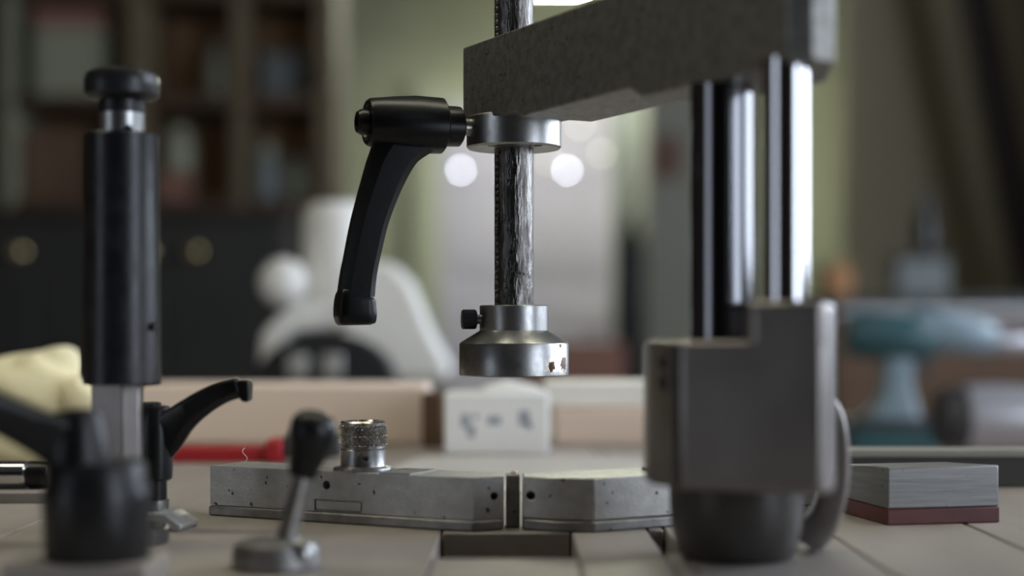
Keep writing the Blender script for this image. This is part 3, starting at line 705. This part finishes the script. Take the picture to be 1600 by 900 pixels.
def shelf_box(name, px0, px1, py0, row, d, dep, m, label, cat, lidm=None, rot=0):
    zb_ = zs_[row] + LIFT; x0, x1 = PX(px0, d), PX(px1, d); zt = PZ(py0, d)
    t = thing(name, ((x0 + x1) / 2, d + dep / 2, zb_), label, cat)
    hz = zb_ + (zt - zb_) * .78
    MB().rbox(((x0 + x1) / 2, d + dep / 2), x1 - x0, dep, zb_, hz, rot).build('box_body', m, t, bevel=2)
    MB().rbox(((x0 + x1) / 2, d + dep / 2), x1 - x0 + 6, dep + 6, hz, zt, rot).build('lid', lidm or m, t, bevel=2)
def shelf_jar(name, px0, px1, py0, row, d, m, label, cat='jar', zb_=None):
    zb_ = zs_[row] + LIFT if zb_ is None else zb_; r = (px1 - px0) / 2 * d / F; cx = PX((px0 + px1) / 2, d); zt = PZ(py0, d); h = zt - zb_
    t = thing(name, (cx, d + r, zb_), label, cat)
    MB().lathe((cx, d + r, zb_), [(0, 0), (r * .9, 0), (r, h * .06), (r, h * .66), (r * .7, h * .8), (0, h * .8)], seg=32).build('jar_body', m, t)
    MB().lathe((cx, d + r, zb_ + h * .8), [(r * .74, 0), (r * .76, h * .18), (r * .6, h * .2), (0, h * .2)], seg=32).build('lid', 'pale_green', t)
shelf_box('storage_box', 48, 158, 14, 1, HD + 20, 150, 'pale_green', 'pale box with reddish lid on the upper shelf, left of the post', 'box', 'pinkish', .12)
shelf_jar('storage_jar', 314, 362, 66, 1, HD + 20, 'pale_green', 'pale green jar on the upper shelf')
shelf_box('tin_box', 410, 472, 84, 1, HD + 60, 120, 'bluegrey', 'dull blue green tin on the upper shelf at the right', 'box')
shelf_box('carton', 36, 130, 206, 0, HD + 40, 160, 'cardbrown', 'brown cardboard carton on the lower shelf', 'box')
shelf_box('small_carton', 240, 296, 268, 0, HD + 20, 90, 'pinkish', 'small pinkish carton under a jar on the lower shelf', 'box')
shelf_jar('glass_jar', 246, 298, 196, 0, HD + 26, 'pale_green', 'greenish jar standing on the small pinkish carton', zb_=PZ(268, HD + 20) + .5)
shelf_jar('paint_tin', 391, 433, 224, 0, HD + 30, 'bluegrey', 'blue grey paint tin on the lower shelf', 'tin')
shelf_jar('glazed_pot', 441, 482, 246, 0, HD + 30, 'pale_green', 'small greenish pot on the lower shelf, right of the paint tin', 'pot')
CD = 3200.0
cb = thing('floor_cabinet', (PX(180, CD), CD + 100, FL), 'dark grey green cabinet in front of the shelf unit', 'cabinet')
zct = PZ(326, CD)
MB().box(PX(-140, CD), PX(452, CD), CD, CD + 270, FL, zct - 20).build('cabinet_body', 'cab', cb, bevel=3)
MB().box(PX(-146, CD), PX(458, CD), CD - 20, CD + 280, zct - 20, zct).build('cabinet_top', 'beamdark', cb, bevel=3)
for k, (a_, b_) in enumerate(((-136, 58), (62, 254), (258, 448))):
    dd = MB().box(PX(a_, CD), PX(b_, CD), CD - 18, CD, FL + 60, zct - 34).build('cabinet_door', 'cab', cb, bevel=3)
    MB().lathe((PX(b_ - 20 if k != 2 else 308, CD), CD - 18, PZ(395, CD)), [(8, 0), (7, 12), (15, 18), (16, 24), (10, 30), (0, 31)], (0, -1, 0), 24).build('knob', 'brass', dd)

# middle and right background
gc = thing('metal_locker', (PX(1050, 5600), 5800, FL), 'grey green metal locker right of the door', 'locker')
MB().box(PX(1012, 5600), PX(1200, 5600), 5600, 6100, FL, PZ(96, 5600)).build('locker_body', 'greycab', gc, bevel=6)
for a_, b_ in ((1016, 1104), (1108, 1196)):
    d_ = MB().box(PX(a_, 5600), PX(b_, 5600), 5585, 5600, FL + 80, PZ(104, 5600)).build('locker_door', 'greycab', gc, bevel=4)
    MB().box(PX(b_ - 12, 5600), PX(b_ - 8, 5600), 5570, 5585, PZ(420, 5600), PZ(360, 5600)).build('door_pull', 'steel', d_)
ps = MB().box(PX(1020, 5600), PX(1064, 5600), 5578, 5584, PZ(280, 5600), PZ(212, 5600))
tag(ps.build('red_notice', 'poster', base=(PX(1042, 5600), 5582, PZ(245, 5600))), 'dull red paper notice on the grey locker', 'notice')
gb = thing('black_canister', (PX(983, 4600), 4600, FL), 'tall narrow black canister left of the grey locker', 'canister')
MB().lathe((PX(984, 4600), 4600, FL), [(0, 0), (44, 0), (46, 8), (46, PZ(400, 4600) - FL), (38, PZ(370, 4600) - FL), (20, PZ(356, 4600) - FL), (0, PZ(354, 4600) - FL)], seg=32).build('shell', 'guard', gb)
MB().lathe((PX(984, 4600), 4600, PZ(358, 4600)), [(20, 0), (20, 30), (12, 40), (0, 42)], seg=24).build('cap', 'darkgrey', gb)
pl = thing('grey_pillar', (PX(975, 6400), 6400, FL), 'slim dark grey pillar between door and locker', 'pillar')
MB().box(PX(962, 6400), PX(1010, 6400), 6400, 6500, FL, CE).build('shaft', 'bluegrey', pl, bevel=6)
MB().box(PX(956, 6400), PX(1016, 6400), 6385, 6515, FL, FL + 120).build('plinth', 'bluegrey', pl, bevel=6)
wc = thing('wooden_crate', (PX(900, 2700), 2850, FL), 'reddish brown wooden crate stack behind the bench', 'crate')
zw_ = PZ(535, 2700)
MB().box(PX(820, 2700), PX(968, 2700), 2720, 3000, FL, zw_ - 20).build('crate_core', 'cardbrown', wc)
for k in range(10):
    z_ = zw_ - 88 * k
    MB().box(PX(812, 2700), PX(976, 2700), 2700, 2720, z_ - 80, z_).build('slat', 'pinkish', wc, bevel=2)
# right hand wall panel, leaning timber, counter with bottle
bp_ = thing('plywood_panel', (PX(1440, 5000), 5020, FL), 'large olive brown plywood sheet standing upright at the right', 'panel')
MB().box(PX(1318, 5000), PX(1640, 5000), 5000, 5024, FL, CE - 60).build('sheet', 'plyboard', bp_, bevel=2)
MB().box(PX(1640, 5000), PX(1650, 5000), 4990, 5034, FL, CE - 60).build('edge_batten', 'beamdark', bp_, bevel=2)
t0_, t1_ = Vector(P(1512, -60, 4600)), Vector(P(1612, 430, 4600)); dv_ = (t1_ - t0_).normalized()
kf = (FL + 20 - t0_.z) / dv_.z; t1_ = t0_ + dv_ * kf
lt = MB().sweep([(t0_ - dv_ * 60, 92, 60), (t1_, 92, 60)], rsec(.12, 1), (0, 1, 0))
tag(lt.build('leaning_timber', 'beamdark', base=(t1_.x, 4600, FL)), 'dark brown timber leaning against the plywood sheet', 'timber')
KD = 3200.0
kt = thing('back_counter', (PX(1480, KD), KD + 150, FL), 'grey counter along the right side of the workshop', 'counter')
zk_ = PZ(462, KD)
MB().box(PX(1296, KD), PX(1900, KD), KD, KD + 500, zk_ - 26, zk_).build('counter_top', 'cab', kt, bevel=3)
MB().box(PX(1306, KD), PX(1890, KD), KD + 20, KD + 490, FL, zk_ - 26).build('counter_body', 'cardbrown', kt, bevel=3)
MB().box(PX(1310, KD), PX(1880, KD), KD + 6, KD + 20, PZ(490, KD), PZ(480, KD)).build('pull_rail', 'steel', kt)
tn2 = thing('metal_tin', (PX(1442, KD), KD + 80, zk_), 'dull grey tin on the back counter below the bottle', 'tin')
MB().rbox((PX(1442, KD + 60), KD + 100), 110, 90, zk_, PZ(402, KD), 0).build('tin_body', 'bluegrey', tn2, bevel=4)
MB().rbox((PX(1442, KD + 60), KD + 100), 114, 94, PZ(402, KD), PZ(398, KD), 0).build('tin_lid', 'cab', tn2, bevel=1)
bo = thing('dark_bottle', (PX(1445, KD), KD + 100, PZ(398, KD)), 'dark bottle standing on the grey tin', 'bottle')
h_ = PZ(300, KD) - PZ(398, KD); r_ = 25
MB().lathe((PX(1446, KD + 100), KD + 100, PZ(398, KD) + .3), [(0, 0), (r_ * .95, 0), (r_, 4), (r_, h_ * .58), (r_ * .45, h_ * .76), (r_ * .42, h_ * .9), (0, h_ * .9)], seg=32).build('bottle_body', 'bottle', bo)
MB().lathe((PX(1446, KD + 100), KD + 100, PZ(398, KD) + .3 + h_ * .9), [(r_ * .5, 0), (r_ * .5, h_ * .1), (0, h_ * .1)], seg=24).build('cap', 'darkgrey', bo)
ob = thing('orange_carton', (PX(1330, KD), KD + 60, zk_), 'orange brown carton on the back counter beside the columns', 'carton')
MB().rbox((PX(1318, KD), KD + 90), 50, 90, zk_, PZ(412, KD), .1).build('carton_body', 'orange', ob, bevel=2)
MB().rbox((PX(1318, KD), KD + 90), 52, 30, PZ(412, KD), PZ(411, KD), .1).build('tape', 'plyboard', ob)

# small lamps, and weak glints built as dim glowing discs, on the back wall door frame (their blurred discs show in the picture)
def small_lamp_glint(px, py, d, r, m, label):
    x, y, z = P(px, py, d)
    t = thing('wall_lamp_glint', (x, y, z), label, 'lamp', 'small round lamps by the door')
    MB().lathe((x, y, z), [(r * .9, 0), (r, -2), (r, -6), (0, -7)], (0, 1, 0), 20).build('lens', m, t)
    MB().lathe((x, y, z), [(r * 1.5, 0), (r * 1.5, 30), (0, 32)], (0, 1, 0), 20).build('lamp_body', 'steel', t)
small_lamp_glint(720, 266, 6900, 9, 'lampwhite', 'bright round white lamp at the left side of the door')
small_lamp_glint(886, 266, 6900, 9, 'lampwhite', 'bright round white lamp at the right side of the door')
small_lamp_glint(858, 252, 6900, 9, 'glint_dim', 'glowing disc for a dim warm glint just left of the right bright lamp')
small_lamp_glint(906, 196, 6900, 9, 'glint_dim', 'glowing disc for a dim glint above the right bright lamp, under the arm')
small_lamp_glint(940, 240, 6900, 9, 'glint_dim', 'glowing disc for a dim glint right of the right bright lamp')

# added hanging lights that brighten the bench and the back wall
def added_tube(x, y, L, top, label, mt='tube'):
    t = thing('added_light', (x, y, CE), label, 'light', 'added hanging lights')
    MB().box(x - L / 2, x + L / 2, y - 70, y + 70, top - 60, top).build('housing', 'housing', t, bevel=4)
    MB().box(x - L / 2 + 20, x + L / 2 - 20, y - 60, y + 60, top - 80, top - 60).build('diffuser', mt, t, bevel=3)
    if top < CE:
        for k in (-1, 1): MB().cyl((x + k * L * .4, y, top), (x + k * L * .4, y, CE), 4, seg=10).build('hanger', 'steel', t)
added_tube(PX(985, 6100), 6100, 900, PZ(-20, 6100) + 80, 'added long hanging light brightening the back wall', 'tube_back')
added_tube(-100, 640, 1200, 850, 'added long hanging light brightening the bench')
